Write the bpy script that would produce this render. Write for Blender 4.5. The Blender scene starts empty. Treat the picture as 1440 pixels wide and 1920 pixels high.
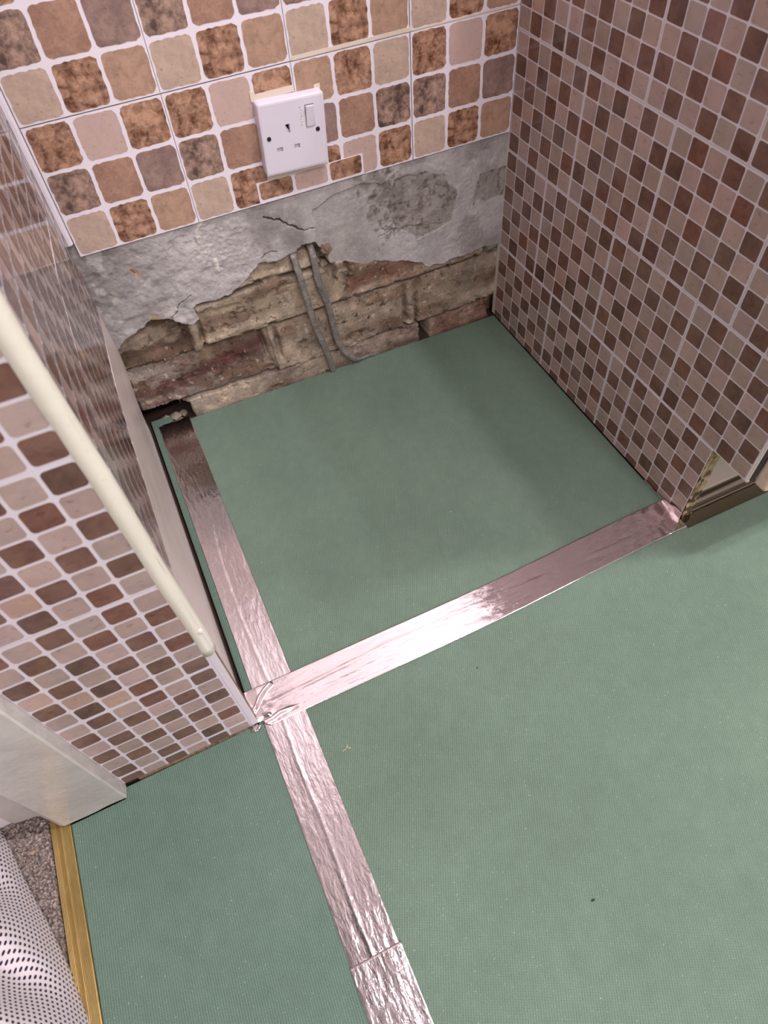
import bpy, bmesh, math, random
import numpy as np
from mathutils import Matrix, Vector
random.seed(7)
sc = bpy.context.scene
COL = sc.collection

# ------------------------------------------------------------------ camera
cam_d = bpy.data.cameras.new('camera'); cam = bpy.data.objects.new('camera', cam_d); COL.objects.link(cam)
R = ((0.9072959701683193, -0.4161939621337646, -0.059971730004451704),
     (-0.3686344075412701, -0.7186565157193314, -0.5896113007658922),
     (0.20229358885793963, 0.5570596003100109, -0.8054575753007889))
CC = (0.05486725, -0.83305194, 0.76440478)
M = Matrix.Identity(4)
for r in range(3):
    M[r][0] = R[0][r]; M[r][1] = -R[1][r]; M[r][2] = -R[2][r]; M[r][3] = CC[r]
cam.matrix_world = M
cam_d.sensor_fit = 'VERTICAL'; cam_d.sensor_height = 36.0; cam_d.sensor_width = 27.0
cam_d.lens = 1264.0359 / 1920 * 36
cam_d.clip_start = 0.02; cam_d.clip_end = 30
cam_d.dof.use_dof = True; cam_d.dof.focus_distance = 0.95; cam_d.dof.aperture_fstop = 9.0
sc.camera = cam
# ------------------------------------------------------------------ colour management, world, lamps
sc.view_settings.view_transform = 'Standard'; sc.view_settings.look = 'None'
sc.view_settings.gamma = 1.0; sc.view_settings.use_curve_mapping = False
EXPOSURE = 0.33
sc.view_settings.exposure = EXPOSURE
w = bpy.data.worlds.new('world'); sc.world = w; w.use_nodes = True
w.node_tree.nodes['Background'].inputs[0].default_value = (1, .97, .96, 1)
w.node_tree.nodes['Background'].inputs[1].default_value = 0.05
LAMPS = [  # x, y, power, radius
    (1.19, -0.90, 10.0, 0.036),
    (1.36, -0.92, 9.0, 0.036),
    (0.82, -0.74, 12.0, 0.036),
    (0.72, -1.95, 17.0, 0.11),  # added fill light, brightens the pillar front
    (1.70, -2.20, 10.0, 0.11),  # added fill light from the right
    (-0.05, -2.25, 17.0, 0.11),  # added fill light, lifts the cabinet side, pillar front and recess
]
LAMP_COL = (0.985, 0.965, 1.0)
ZC = 2.36
for lx, ly, lp, lr in LAMPS:
    ld = bpy.data.lights.new('ceiling_lamp', 'AREA'); ld.shape = 'DISK'; ld.size = lr * 2
    ld.energy = lp; ld.color = LAMP_COL
    lo = bpy.data.objects.new('ceiling_lamp', ld); lo.location = (lx, ly, ZC - 0.035); COL.objects.link(lo)

# ------------------------------------------------------------------ helpers
def s2l(c):
    return tuple((v / 12.92 if v <= .04045 else ((v + .055) / 1.055) ** 2.4) for v in c)
def C8(r, g, b, a=1.0):
    return s2l((r / 255, g / 255, b / 255)) + (a,)

def _lat(ix, iy, seed):
    n = (ix * 374761393 + iy * 668265263 + seed * 1442695041) & 0xFFFFFFFF
    n = ((n ^ (n >> 13)) * 1274126177) & 0xFFFFFFFF
    return ((n ^ (n >> 16)) & 0xFFFF) / 65535.0
def vnoise(x, y, seed=0):
    x = np.asarray(x, float); y = np.asarray(y, float)
    ix = np.floor(x).astype(np.int64); iy = np.floor(y).astype(np.int64)
    fx = x - ix; fy = y - iy
    fx = fx * fx * (3 - 2 * fx); fy = fy * fy * (3 - 2 * fy)
    a = _lat(ix, iy, seed); b = _lat(ix + 1, iy, seed); c = _lat(ix, iy + 1, seed); d = _lat(ix + 1, iy + 1, seed)
    return (a * (1 - fx) + b * fx) * (1 - fy) + (c * (1 - fx) + d * fx) * fy
def fbm(x, y, f, o=4, seed=0, g=.5):
    t = 0; am = 1; s = 0
    for i in range(o):
        t = t + am * (vnoise(np.asarray(x) * f, np.asarray(y) * f, seed + i * 17) * 2 - 1); s += am
        am *= g; f *= 2.03
    return t / s
def smooth(e0, e1, x):
    t = np.clip((x - e0) / (e1 - e0), 0, 1); return t * t * (3 - 2 * t)
def inpoly(X, Z, P):
    ins = np.zeros(np.shape(X), bool); n = len(P)
    for i in range(n):
        x1, y1 = P[i]; x2, y2 = P[(i + 1) % n]
        c = ((y1 > Z) != (y2 > Z)) & (X < (x2 - x1) * (Z - y1) / (y2 - y1 + 1e-12) + x1)
        ins ^= c
    return ins
def dseg(X, Z, P):
    d = np.full(np.shape(X), 9.)
    for (x1, y1), (x2, y2) in zip(P[:-1], P[1:]):
        dx, dy = x2 - x1, y2 - y1
        t = np.clip(((X - x1) * dx + (Z - y1) * dy) / (dx * dx + dy * dy + 1e-12), 0, 1)
        d = np.minimum(d, np.hypot(X - x1 - t * dx, Z - y1 - t * dy))
    return d

def mesh_obj(name, verts, faces, mat=None, parent=None, smooth_=False, cols=None, fmats=None):
    me = bpy.data.meshes.new(name)
    me.from_pydata([tuple(v) for v in verts], [], [tuple(f) for f in faces])
    if mat is not None:
        for m_ in (mat if isinstance(mat, (list, tuple)) else [mat]): me.materials.append(m_)
    if fmats is not None: me.polygons.foreach_set('material_index', fmats)
    if smooth_: me.polygons.foreach_set('use_smooth', [True] * len(me.polygons))
    if cols is not None:
        at = me.color_attributes.new('col', 'FLOAT_COLOR', 'POINT')
        at.data.foreach_set('color', np.asarray(cols, np.float32).ravel())
    me.update()
    o = bpy.data.objects.new(name, me); COL.objects.link(o)
    if parent: o.parent = parent
    return o
def bm_obj(name, bm, mat=None, parent=None, smooth_=False):
    me = bpy.data.meshes.new(name); bm.normal_update(); bm.to_mesh(me); bm.free()
    if mat is not None: me.materials.append(mat)
    if smooth_: me.polygons.foreach_set('use_smooth', [True] * len(me.polygons))
    o = bpy.data.objects.new(name, me); COL.objects.link(o)
    if parent: o.parent = parent
    return o
def add_box(bm, x0, x1, y0, y1, z0, z1, bev=0, seg=2):
    r = bmesh.ops.create_cube(bm, size=1, matrix=Matrix.Translation(((x0 + x1) / 2, (y0 + y1) / 2, (z0 + z1) / 2)) @ Matrix.Diagonal((x1 - x0, y1 - y0, z1 - z0, 1)))
    if bev:
        es = list({e for v in r['verts'] for e in v.link_edges})
        bmesh.ops.bevel(bm, geom=es, offset=bev, segments=seg, affect='EDGES', profile=.6)
def box(name, x0, x1, y0, y1, z0, z1, mat, parent=None, bev=0, seg=2):
    bm = bmesh.new(); add_box(bm, x0, x1, y0, y1, z0, z1, bev, seg); return bm_obj(name, bm, mat, parent, False)
def prism(bm, poly, z0, z1):
    a = [bm.verts.new((x, y, z0)) for x, y in poly]; b = [bm.verts.new((x, y, z1)) for x, y in poly]
    n = len(poly)
    bm.faces.new(a[::-1]); bm.faces.new(b)
    for i in range(n): bm.faces.new((a[i], a[(i + 1) % n], b[(i + 1) % n], b[i]))
def tube(bm, pts, r, n=10, flat=1.0, side=(1, 0, 0)):
    """swept tube; the cross-section is squashed by flat along the wall normal (y)."""
    rings = []
    for i, p in enumerate(pts):
        p = Vector(p); a = Vector(pts[max(i - 1, 0)]); b = Vector(pts[min(i + 1, len(pts) - 1)])
        t = (b - a).normalized(); s = Vector(side); s = (s - t * s.dot(t)).normalized(); u = t.cross(s)
        rings.append([bm.verts.new(p + s * (r * math.cos(2 * math.pi * k / n)) + u * (r * flat * math.sin(2 * math.pi * k / n))) for k in range(n)])
    for A, B in zip(rings[:-1], rings[1:]):
        for k in range(n): bm.faces.new((A[k], A[(k + 1) % n], B[(k + 1) % n], B[k]))
    bm.faces.new(rings[0][::-1]); bm.faces.new(rings[-1])
def empty(name, loc=(0, 0, 0)):
    o = bpy.data.objects.new(name, None); o.location = loc; o.empty_display_size = .05; COL.objects.link(o); return o
def tag(o, label=None, cat=None, group=None, kind=None):
    if label: o['label'] = label
    if cat: o['category'] = cat
    if group: o['group'] = group
    if kind: o['kind'] = kind
    return o
def struct(o, label=None):
    o['kind'] = 'structure'
    if label: o['label'] = label
    return o
def keep(o):   # child with identity parent transform already in world coords under a located empty
    o.matrix_parent_inverse = o.parent.matrix_world.inverted(); return o

# ------------------------------------------------------------------ materials
def mat(name, base=(.8, .8, .8, 1), rough=.5, metal=0, spec=.5, coat=0, coat_r=.1):
    m = bpy.data.materials.new(name); m.use_nodes = True
    b = m.node_tree.nodes['Principled BSDF']
    b.inputs['Base Color'].default_value = base; b.inputs['Roughness'].default_value = rough
    b.inputs['Metallic'].default_value = metal; b.inputs['Specular IOR Level'].default_value = spec
    b.inputs['Coat Weight'].default_value = coat; b.inputs['Coat Roughness'].default_value = coat_r
    return m, m.node_tree.nodes, m.node_tree.links, b
def N(nt, t, **k):
    n = nt.new(t)
    for a, v in k.items():
        if a.startswith('i_'): n.inputs[a[2:].replace('_', ' ')].default_value = v
        else: setattr(n, a, v)
    return n
def coords(nt, ln, kind='Object', scale=(1, 1, 1), rot=(0, 0, 0)):
    tc = N(nt, 'ShaderNodeTexCoord'); mp = N(nt, 'ShaderNodeMapping')
    mp.inputs['Scale'].default_value = scale; mp.inputs['Rotation'].default_value = rot
    ln.new(tc.outputs[kind], mp.inputs[0]); return mp.outputs[0]
def noise(nt, ln, vec, scale, detail=4, rough=.55, dist=0):
    n = N(nt, 'ShaderNodeTexNoise'); n.inputs['Scale'].default_value = scale; n.inputs['Detail'].default_value = detail
    n.inputs['Roughness'].default_value = rough; n.inputs['Distortion'].default_value = dist
    ln.new(vec, n.inputs['Vector']); return n.outputs['Fac']
def ramp(nt, ln, fac, stops):
    r = N(nt, 'ShaderNodeValToRGB'); el = r.color_ramp.elements
    while len(el) < len(stops): el.new(.5)
    for e, (p, c) in zip(el, stops): e.position = p; e.color = c
    ln.new(fac, r.inputs[0]); return r.outputs[0]
def mix(nt, ln, fac, a, b, mode='MIX'):
    m = N(nt, 'ShaderNodeMix', data_type='RGBA', blend_type=mode)
    for s, v in ((0, fac), (6, a), (7, b)):
        if hasattr(v, 'links') or hasattr(v, 'is_linked'): ln.new(v, m.inputs[s])
        else: m.inputs[s].default_value = v
    return m.outputs[2]
def mth(nt, ln, op, a, b=None):
    m = N(nt, 'ShaderNodeMath', operation=op)
    for s, v in ((0, a), (1, b)):
        if v is None: continue
        if hasattr(v, 'is_linked'): ln.new(v, m.inputs[s])
        else: m.inputs[s].default_value = v
    return m.outputs[0]
def bump(nt, ln, b, h, strength, dist, prev=None):
    n = N(nt, 'ShaderNodeBump'); n.inputs['Strength'].default_value = strength; n.inputs['Distance'].default_value = dist
    ln.new(h, n.inputs['Height'])
    if prev is not None: ln.new(prev, n.inputs['Normal'])
    ln.new(n.outputs[0], b.inputs['Normal']); return n.outputs[0]
def rgb(v): return (v, v, v, 1)

def attr_mat(name, rough, spec=.4, b_scale=600, b_str=.4, b_dist=.001, mott=0, mscale=90, coat=0):
    m, nt, ln, b = mat(name, rough=rough, spec=spec, coat=coat)
    a = N(nt, 'ShaderNodeAttribute', attribute_name='col'); c = a.outputs['Color']
    v = coords(nt, ln)
    if mott:
        f = noise(nt, ln, v, mscale, 5, .6)
        g = ramp(nt, ln, f, [(.3, rgb(1 - mott)), (.7, rgb(1 + mott * .0 + 0))])
        c = mix(nt, ln, 1.0, c, g, 'MULTIPLY')
    ln.new(c, b.inputs['Base Color'])
    if b_str: bump(nt, ln, b, noise(nt, ln, v, b_scale, 3, .6), b_str, b_dist)
    return m

def tile_mat(name, mscale, rough, mot, spec=.5):
    """printed tile: 'col' rgb = colour of the tile, 'mot' = how strongly it is mottled."""
    m, nt, ln, b = mat(name, rough=rough, spec=spec)
    a = N(nt, 'ShaderNodeAttribute', attribute_name='col'); mo = N(nt, 'ShaderNodeAttribute', attribute_name='mot')
    v = coords(nt, ln)
    f1 = noise(nt, ln, v, mscale, 7, .68, .4)
    f2 = noise(nt, ln, v, mscale * .33, 3, .5)
    f = mth(nt, ln, 'ADD', mth(nt, ln, 'MULTIPLY', f1, .58), mth(nt, ln, 'MULTIPLY', f2, .42))
    dark = mix(nt, ln, 1.0, a.outputs['Color'], (.36, .29, .27, 1), 'MULTIPLY')
    lite = mix(nt, ln, .50, a.outputs['Color'], C8(212, 172, 146))
    mr = N(nt, 'ShaderNodeMapRange'); mr.inputs[1].default_value = .41; mr.inputs[2].default_value = .59
    ln.new(f, mr.inputs[0])
    rr = ramp(nt, ln, mr.outputs[0], [(0, rgb(0)), (1, rgb(1))])
    full = mix(nt, ln, rr, dark, lite)
    fac = mth(nt, ln, 'MULTIPLY', mo.outputs['Fac'], mot)
    c = mix(nt, ln, fac, a.outputs['Color'], full)
    # little pits
    p = noise(nt, ln, coords(nt, ln, scale=(1, 1.8, 1)), mscale * 1.6, 2, .5)
    pf = ramp(nt, ln, p, [(.30, rgb(.55)), (.36, rgb(1))])
    c = mix(nt, ln, .55, c, mix(nt, ln, 1.0, c, pf, 'MULTIPLY'))
    ln.new(c, b.inputs['Base Color'])
    bump(nt, ln, b, noise(nt, ln, v, 40, 2), .07, .001)
    return m

M_grout, nt, ln, b = mat('printed_grout', C8(228, 218, 226), .38)
bump(nt, ln, b, noise(nt, ln, coords(nt, ln), 300, 3), .12, .001)
M_tile50 = tile_mat('travertine_print', 125, .34, 1.0)
M_tile25 = tile_mat('mosaic_print', 70, .11, .55, .5)
M_grout25, nt, ln, b = mat('mosaic_grout', C8(220, 210, 217), .13)
M_plaster = attr_mat('old_plaster', .92, .2, 700, .8, .0012, .22, 210)
M_brick = attr_mat('stock_brick', .95, .15, 700, .9, .0016, .38, 330)
M_black, *_ = mat('void_shade', C8(18, 16, 15), .95, spec=.1)  # near-black that stands in for shade in gaps and slots
M_wallpaint, *_ = mat('wall_paint', C8(228, 218, 218), .6)
M_ceil, *_ = mat('ceiling_paint', C8(240, 234, 236), .8)
M_hallpaint, *_ = mat('hall_paint', C8(205, 198, 190), .7)

# green fibre underlay board
def board_mat(name, rot, tint, ribs=.35):
    m, nt, ln, b = mat(name, rough=.8, spec=.25)
    v = coords(nt, ln)
    big = noise(nt, ln, v, 5, 4, .55); mid = noise(nt, ln, v, 60, 5, .6); fine = noise(nt, ln, v, 900, 3, .6)
    base = ramp(nt, ln, big, [(.3, tint[0]), (.7, tint[1])])
    base = mix(nt, ln, 1.0, base, ramp(nt, ln, mid, [(.3, rgb(.93)), (.7, rgb(1.05))]), 'MULTIPLY')
    base = mix(nt, ln, 1.0, base, ramp(nt, ln, fine, [(.3, rgb(.80)), (.7, rgb(1.16))]), 'MULTIPLY')
    vr = coords(nt, ln, rot=(0, 0, rot))
    wv = N(nt, 'ShaderNodeTexWave', wave_type='BANDS', bands_direction='X'); wv.inputs['Scale'].default_value = 130
    wv.inputs['Distortion'].default_value = .6; wv.inputs['Detail'].default_value = 1; ln.new(vr, wv.inputs[0])
    wy = N(nt, 'ShaderNodeTexWave', wave_type='BANDS', bands_direction='Y'); wy.inputs['Scale'].default_value = 150
    wy.inputs['Distortion'].default_value = .8; ln.new(vr, wy.inputs[0])
    h = mth(nt, ln, 'ADD', mth(nt, ln, 'MULTIPLY', wv.outputs['Fac'], 1.0), mth(nt, ln, 'MULTIPLY', wy.outputs['Fac'], .5))
    base = mix(nt, ln, 1.0, base, ramp(nt, ln, h, [(.1, rgb(1 - ribs * .4)), (1.3, rgb(1.06))]), 'MULTIPLY')
    # pale fibres
    fb = noise(nt, ln, coords(nt, ln, scale=(1, 3.2, 1), rot=(0, 0, .7)), 260, 1, .4)
    base = mix(nt, ln, ramp(nt, ln, fb, [(.73, rgb(0)), (.79, rgb(.5))]), base, C8(190, 210, 180))
    ln.new(base, b.inputs['Base Color'])
    bump(nt, ln, b, mth(nt, ln, 'ADD', h, mth(nt, ln, 'MULTIPLY', fine, .8)), .5, .0006)
    return m
G0, G1 = C8(101, 119, 104), C8(111, 130, 114)
M_boardA = board_mat('underlay_green_twill', .45, (G0, G1))
M_boardB = board_mat('underlay_green_ribbed', .05, (C8(97, 118, 105), C8(107, 128, 115)), .6)
M_boardedge, *_ = mat('underlay_edge', C8(88, 108, 84), .9)

# aluminium foil tape
def foil_mat(name, base, rough, st, along=(3, 22, 1), sc_=14, fine_=.05):
    m, nt, ln, b = mat(name, base, rough, 1.0)
    v = coords(nt, ln, scale=along)
    big = noise(nt, ln, v, sc_, 5, .55, .3)
    fine = noise(nt, ln, coords(nt, ln), 300, 2, .5)
    rd = N(nt, 'ShaderNodeTexVoronoi', feature='SMOOTH_F1'); rd.inputs['Scale'].default_value = 110
    ln.new(coords(nt, ln, scale=(1, .6, 1)), rd.inputs['Vector'])
    h = mth(nt, ln, 'ADD', mth(nt, ln, 'ADD', big, mth(nt, ln, 'MULTIPLY', fine, fine_)), mth(nt, ln, 'MULTIPLY', rd.outputs['Distance'], .12))
    bump(nt, ln, b, h, st, .004)
    return m
M_foilY = foil_mat('foil_tape_lengthwise', C8(246, 236, 240), .12, .22, (24, 7, 1), 9)
M_foilX = foil_mat('foil_tape_crosswise', C8(242, 230, 233), .07, .12, (6, 24, 1), 7, .02)
M_foilC, *_ = mat('foil_crumple', C8(236, 224, 226), .08, 1.0)

M_socket, nt, ln, b = mat('white_plastic', C8(216, 208, 218), .35)
_v = coords(nt, ln)
ln.new(mix(nt, ln, ramp(nt, ln, noise(nt, ln, _v, 90, 5, .7), [(.62, rgb(0)), (.8, rgb(.35))]), C8(214, 206, 217), C8(170, 155, 140)), b.inputs['Base Color'])
M_slot, *_ = mat('slot_grey', C8(150, 145, 145), .6)
M_screw, *_ = mat('dull_screw', C8(62, 60, 60), .45, .6)
M_cream, nt, ln, b = mat('cream_paint', C8(208, 202, 182), .35)
_v = coords(nt, ln)
ln.new(mix(nt, ln, ramp(nt, ln, noise(nt, ln, _v, 120, 5, .7), [(.60, rgb(0)), (.78, rgb(.6))]), C8(222, 216, 200), C8(175, 160, 130)), b.inputs['Base Color'])
bump(nt, ln, b, noise(nt, ln, _v, 60, 3), .3, .002)
M_panel, nt, ln, b = mat('pink_white_board', C8(212, 196, 189), .3)
_v = coords(nt, ln, scale=(1, 1, 5))
ln.new(ramp(nt, ln, noise(nt, ln, _v, 22, 5, .6), [(.3, C8(208, 189, 182)), (.7, C8(222, 207, 202))]), b.inputs['Base Color'])
bump(nt, ln, b, noise(nt, ln, _v, 15, 3), .25, .003)
M_gloss, nt, ln, b = mat('old_gloss_paint', C8(190, 184, 178), .3, coat=.3)
_v = coords(nt, ln)
_c = ramp(nt, ln, noise(nt, ln, _v, 9, 5, .6), [(.3, C8(178, 170, 165)), (.7, C8(200, 195, 188))])
_c = mix(nt, ln, ramp(nt, ln, noise(nt, ln, coords(nt, ln, scale=(1, 1, .35)), 70, 6, .75, 1.0), [(.64, rgb(0)), (.72, rgb(.55))]), _c, C8(120, 112, 102))
ln.new(_c, b.inputs['Base Color'])
bump(nt, ln, b, noise(nt, ln, _v, 45, 4, .6), .5, .003)
M_wood, nt, ln, b = mat('raw_timber', C8(150, 120, 95), .8)
_v = coords(nt, ln, scale=(8, 8, 1))
ln.new(ramp(nt, ln, noise(nt, ln, _v, 30, 5, .6), [(.3, C8(92, 66, 52)), (.7, C8(165, 135, 112))]), b.inputs['Base Color'])
M_darkwood, *_ = mat('dark_floorboard', C8(62, 44, 38), .8)
M_grey_cable, nt, ln, b = mat('grey_cable_sheath', C8(122, 116, 110), .55)
_v = coords(nt, ln)
ln.new(ramp(nt, ln, noise(nt, ln, _v, 140, 5, .7), [(.35, C8(96, 90, 84)), (.6, C8(132, 126, 120)), (.72, C8(176, 166, 152))]), b.inputs['Base Color'])
bump(nt, ln, b, noise(nt, ln, _v, 300, 3), .4, .001)
M_chrome, nt, ln, b = mat('polished_seal', C8(140, 132, 118), .07, 1.0)
bump(nt, ln, b, noise(nt, ln, coords(nt, ln, scale=(1, 5, 5)), 14, 3), .10, .003)
M_brass, nt, ln, b = mat('brass_strip', C8(206, 172, 104), .33, .85)
_w = N(nt, 'ShaderNodeTexWave', wave_type='BANDS', bands_direction='X'); _w.inputs['Scale'].default_value = 210
ln.new(coords(nt, ln), _w.inputs[0])
_n = noise(nt, ln, coords(nt, ln, scale=(3, 1, 1)), 40, 5, .6)
ln.new(ramp(nt, ln, _n, [(.3, C8(204, 172, 110)), (.7, C8(220, 190, 126))]), b.inputs['Base Color'])
bump(nt, ln, b, _w.outputs['Fac'], .8, .0010)
M_chip, nt, ln, b = mat('mouldy_chipboard_edge', rough=.9)
_a = N(nt, 'ShaderNodeAttribute', attribute_name='col'); ln.new(_a.outputs['Color'], b.inputs['Base Color'])
bump(nt, ln, b, noise(nt, ln, coords(nt, ln), 300, 4, .7), .8, .002)
M_plinth, *_ = mat('plinth_laminate', C8(196, 182, 172), .35)
M_door, nt, ln, b = mat('cream_door', C8(214, 192, 172), .35)
_w = noise(nt, ln, coords(nt, ln, scale=(3, 3, .6)), 40, 4, .6)
ln.new(ramp(nt, ln, _w, [(.5, C8(214, 192, 172)), (.75, C8(186, 160, 140))]), b.inputs['Base Color'])
M_worktop, *_ = mat('worktop_laminate', C8(120, 105, 95), .35)

# ------------------------------------------------------------------ sticker sheets
def clip_poly(P, r):
    x0, x1, y0, y1 = r
    for ax, lim, sg in ((0, x0, 1), (0, x1, -1), (1, y0, 1), (1, y1, -1)):
        out = []
        for i in range(len(P)):
            a, b_ = P[i], P[(i + 1) % len(P)]
            ia = sg * (a[ax] - lim) >= 0; ib = sg * (b_[ax] - lim) >= 0
            if ia: out.append(a)
            if ia != ib:
                t = (lim - a[ax]) / (b_[ax] - a[ax]); out.append((a[0] + t * (b_[0] - a[0]), a[1] + t * (b_[1] - a[1])))
        P = out
        if len(P) < 3: return []
    return P
def tile_outline(cx, cy, w_, h_, rad, wob, rng, seg=4):
    P = []
    hw, hh = w_ / 2, h_ / 2
    for qx, qy, a0 in ((1, 1, 0), (-1, 1, 90), (-1, -1, 180), (1, -1, 270)):
        for k in range(seg + 1):
            a = math.radians(a0 + 90 * k / seg)
            P.append((cx + qx * (hw - rad) + rad * math.cos(a), cy + qy * (hh - rad) + rad * math.sin(a)))
    if wob:
        Q = []
        for i in range(len(P)):
            a, b_ = P[i], P[(i + 1) % len(P)]; L = math.hypot(b_[0] - a[0], b_[1] - a[1])
            n = max(1, int(L / .0042)); 
            for k in range(n):
                t = k / n; Q.append((a[0] + t * (b_[0] - a[0]) + rng.uniform(-wob, wob), a[1] + t * (b_[1] - a[1]) + rng.uniform(-wob, wob)))
        P = Q
    return P
def sheet_mesh(name, pat, pitch, gap, rad, wob, clip=None, th=.0008, seed=1, m0=None, m1=None, lift=.00022, edge=.0, defm=None, marg=0):
    """pat: rows (top first) of (rgb, mottle). local x right, y up, z outwards. origin bottom-left."""
    rng = random.Random(seed); nr = len(pat); nc = len(pat[0]); px, py = pitch
    W, H = nc * px, nr * py
    r = clip or (0, W, 0, H)
    x0, x1, y0, y1 = max(r[0], 0), min(r[1], W), max(r[2], 0), min(r[3], H)
    V = []; F = []; FM = []; CO = []; MO = []
    def addf(vs, mi, col, mo):
        i = len(V); V.extend(vs); CO.extend([col] * len(vs)); MO.extend([mo] * len(vs))
        F.append(tuple(range(i, i + len(vs)))); FM.append(mi)
    g = (1, 1, 1, 1); e = edge
    nx = max(1, round((x1 - x0) / .025)) if defm else 1; ny = max(1, round((y1 - y0) / .025)) if defm else 1
    X0, X1, Y0, Y1 = x0 + e, x1 - e, y0 + e, y1 - e
    for i in range(nx):
        for j in range(ny):
            a, b_ = X0 + (X1 - X0) * i / nx, X0 + (X1 - X0) * (i + 1) / nx
            c, d = Y0 + (Y1 - Y0) * j / ny, Y0 + (Y1 - Y0) * (j + 1) / ny
            addf([(a, c, th), (b_, c, th), (b_, d, th), (a, d, th)], 0, g, 0)
    addf([(X0, Y0, 0), (X1, Y0, 0), (X1, Y0, th), (X0, Y0, th)], 0, g, 0)
    addf([(X1, Y0, 0), (X1, Y1, 0), (X1, Y1, th), (X1, Y0, th)], 0, g, 0)
    addf([(X1, Y1, 0), (X0, Y1, 0), (X0, Y1, th), (X1, Y1, th)], 0, g, 0)
    addf([(X0, Y1, 0), (X0, Y0, 0), (X0, Y0, th), (X0, Y1, th)], 0, g, 0)
    addf([(X0, Y1, 0), (X1, Y1, 0), (X1, Y0, 0), (X0, Y0, 0)], 0, g, 0)
    for j, row in enumerate(pat):
        for i, (col, mo) in enumerate(row):
            ux, uy = (W - 2 * marg) / nc, (H - 2 * marg) / nr; cx = marg + (i + .5) * ux; cy = H - marg - (j + .5) * uy
            P = clip_poly(tile_outline(cx, cy, ux - gap, uy - gap, rad, wob, rng), (X0 + 1e-5, X1 - 1e-5, Y0 + 1e-5, Y1 - 1e-5))
            if len(P) >= 3: addf([(x, y, th + lift) for x, y in P], 1, col, mo)
    if defm: V = [defm(v) for v in V]
    me = bpy.data.meshes.new(name); me.from_pydata(V, [], F)
    me.materials.append(m0); me.materials.append(m1); me.polygons.foreach_set('material_index', FM)
    at = me.color_attributes.new('col', 'FLOAT_COLOR', 'POINT'); at.data.foreach_set('color', np.array(CO, np.float32).ravel())
    at = me.attributes.new('mot', 'FLOAT', 'POINT'); at.data.foreach_set('value', np.array(MO, np.float32))
    me.update(); return me
def place(me, mw, parent):
    o = bpy.data.objects.new('tile_sheet', me); COL.objects.link(o); o.parent = parent
    if parent: o.matrix_parent_inverse = parent.matrix_world.inverted()
    o.matrix_world = mw; return o
MB_ = lambda x, y, z: Matrix(((1, 0, 0, x), (0, 0, -1, y), (0, 1, 0, z), (0, 0, 0, 1)))      # facing -y
MR_ = lambda x, y, z: Matrix(((0, 0, -1, x), (-1, 0, 0, y), (0, 1, 0, z), (0, 0, 0, 1)))     # facing -x, local x towards camera
ML_ = lambda x, y, z: Matrix(((0, 0, 1, x), (1, 0, 0, y), (0, 1, 0, z), (0, 0, 0, 1)))       # facing +x

RUST = (C8(152, 104, 76), 1.0); RUST2 = (C8(160, 112, 82), 1.0); PINK = (C8(192, 164, 156), .10); DARK = (C8(130, 108, 104), .95)
TAN = (C8(164, 126, 108), .34); GBR = (C8(142, 116, 110), .36); BEI = (C8(190, 166, 150), .26); LTAN = (C8(176, 142, 121), .34)
PA = [[RUST, PINK, RUST2], [DARK, TAN, GBR], [BEI, RUST, LTAN]]
PAr = [list(reversed(r_)) for r_ in reversed(PA)]
_rng = random.Random(11)
LI = [(176, 152, 145), (168, 147, 139), (180, 155, 150), (172, 152, 145)]; DK = [(112, 80, 72), (108, 76, 68), (98, 70, 62), (116, 88, 80)]
RD = [(118, 78, 68), (116, 82, 70)]; PE = [(184, 152, 138)]
def mosaic(seed, rows=6, cols=6, lead=0):
    g = random.Random(seed); out = []
    for j in range(rows):
        r_ = []
        for i in range(cols):
            if (i + j + lead) % 2: c = g.choice(DK) if g.random() > .20 else g.choice(RD); mo = .35
            else: c = g.choice(LI) if g.random() > .06 else g.choice(PE); mo = .30
            v = g.uniform(.95, 1.05); r_.append((C8(c[0] * v, c[1] * v, c[2] * v), mo))
        out.append(r_)
    return out

# ------------------------------------------------------------------ WALL BACK
wall_back = empty('wall_back', (0.3, 0, 0)); bpy.context.view_layer.update()
struct(wall_back, 'back wall of the recess, tile-effect sheets above bare plaster and exposed brick')
ZT = 0.3088; RH = 0.1487
# heightfield of the stripped part
dx = .0010
xs = np.arange(-.03, .6225, dx); zs = np.arange(-.034, .335, dx)
X, Z = np.meshgrid(xs, zs)
PB = [(-.04, .160), (-.0063, .1659), (.0097, .1773), (.0313, .1831), (.0485, .1952), (.0693, .1873), (.0865, .1744), (.1006, .1674), (.1112, .1713), (.109, .1911), (.1255, .1973), (.143, .1925), (.1625, .1947), (.1797, .2037), (.1893, .2094), (.2131, .2248), (.2369, .2212), (.2623, .2245), (.2720, .2300), (.2971, .2290), (.3145, .2084), (.3142, .195), (.3294, .1885), (.3756, .1746), (.4178, .1638), (.4364, .1592), (.455, .1482), (.4742, .1353), (.497, .1343), (.5333, .1338), (.5632, .1373), (.5989, .134), (.63, .134)]
jx = fbm(X, Z, 70, 4, 3) * .0045; jz = fbm(X, Z, 70, 4, 9) * .0045
plm = inpoly(X + jx, Z + jz, PB + [(.63, .5), (-.04, .5)])
hole_c = inpoly(X + jx, Z + jz, [(.268, .221), (.268, .230), (.276, .2345), (.298, .234), (.303, .222), (.312, .205), (.302, .200), (.288, .218)])
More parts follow.
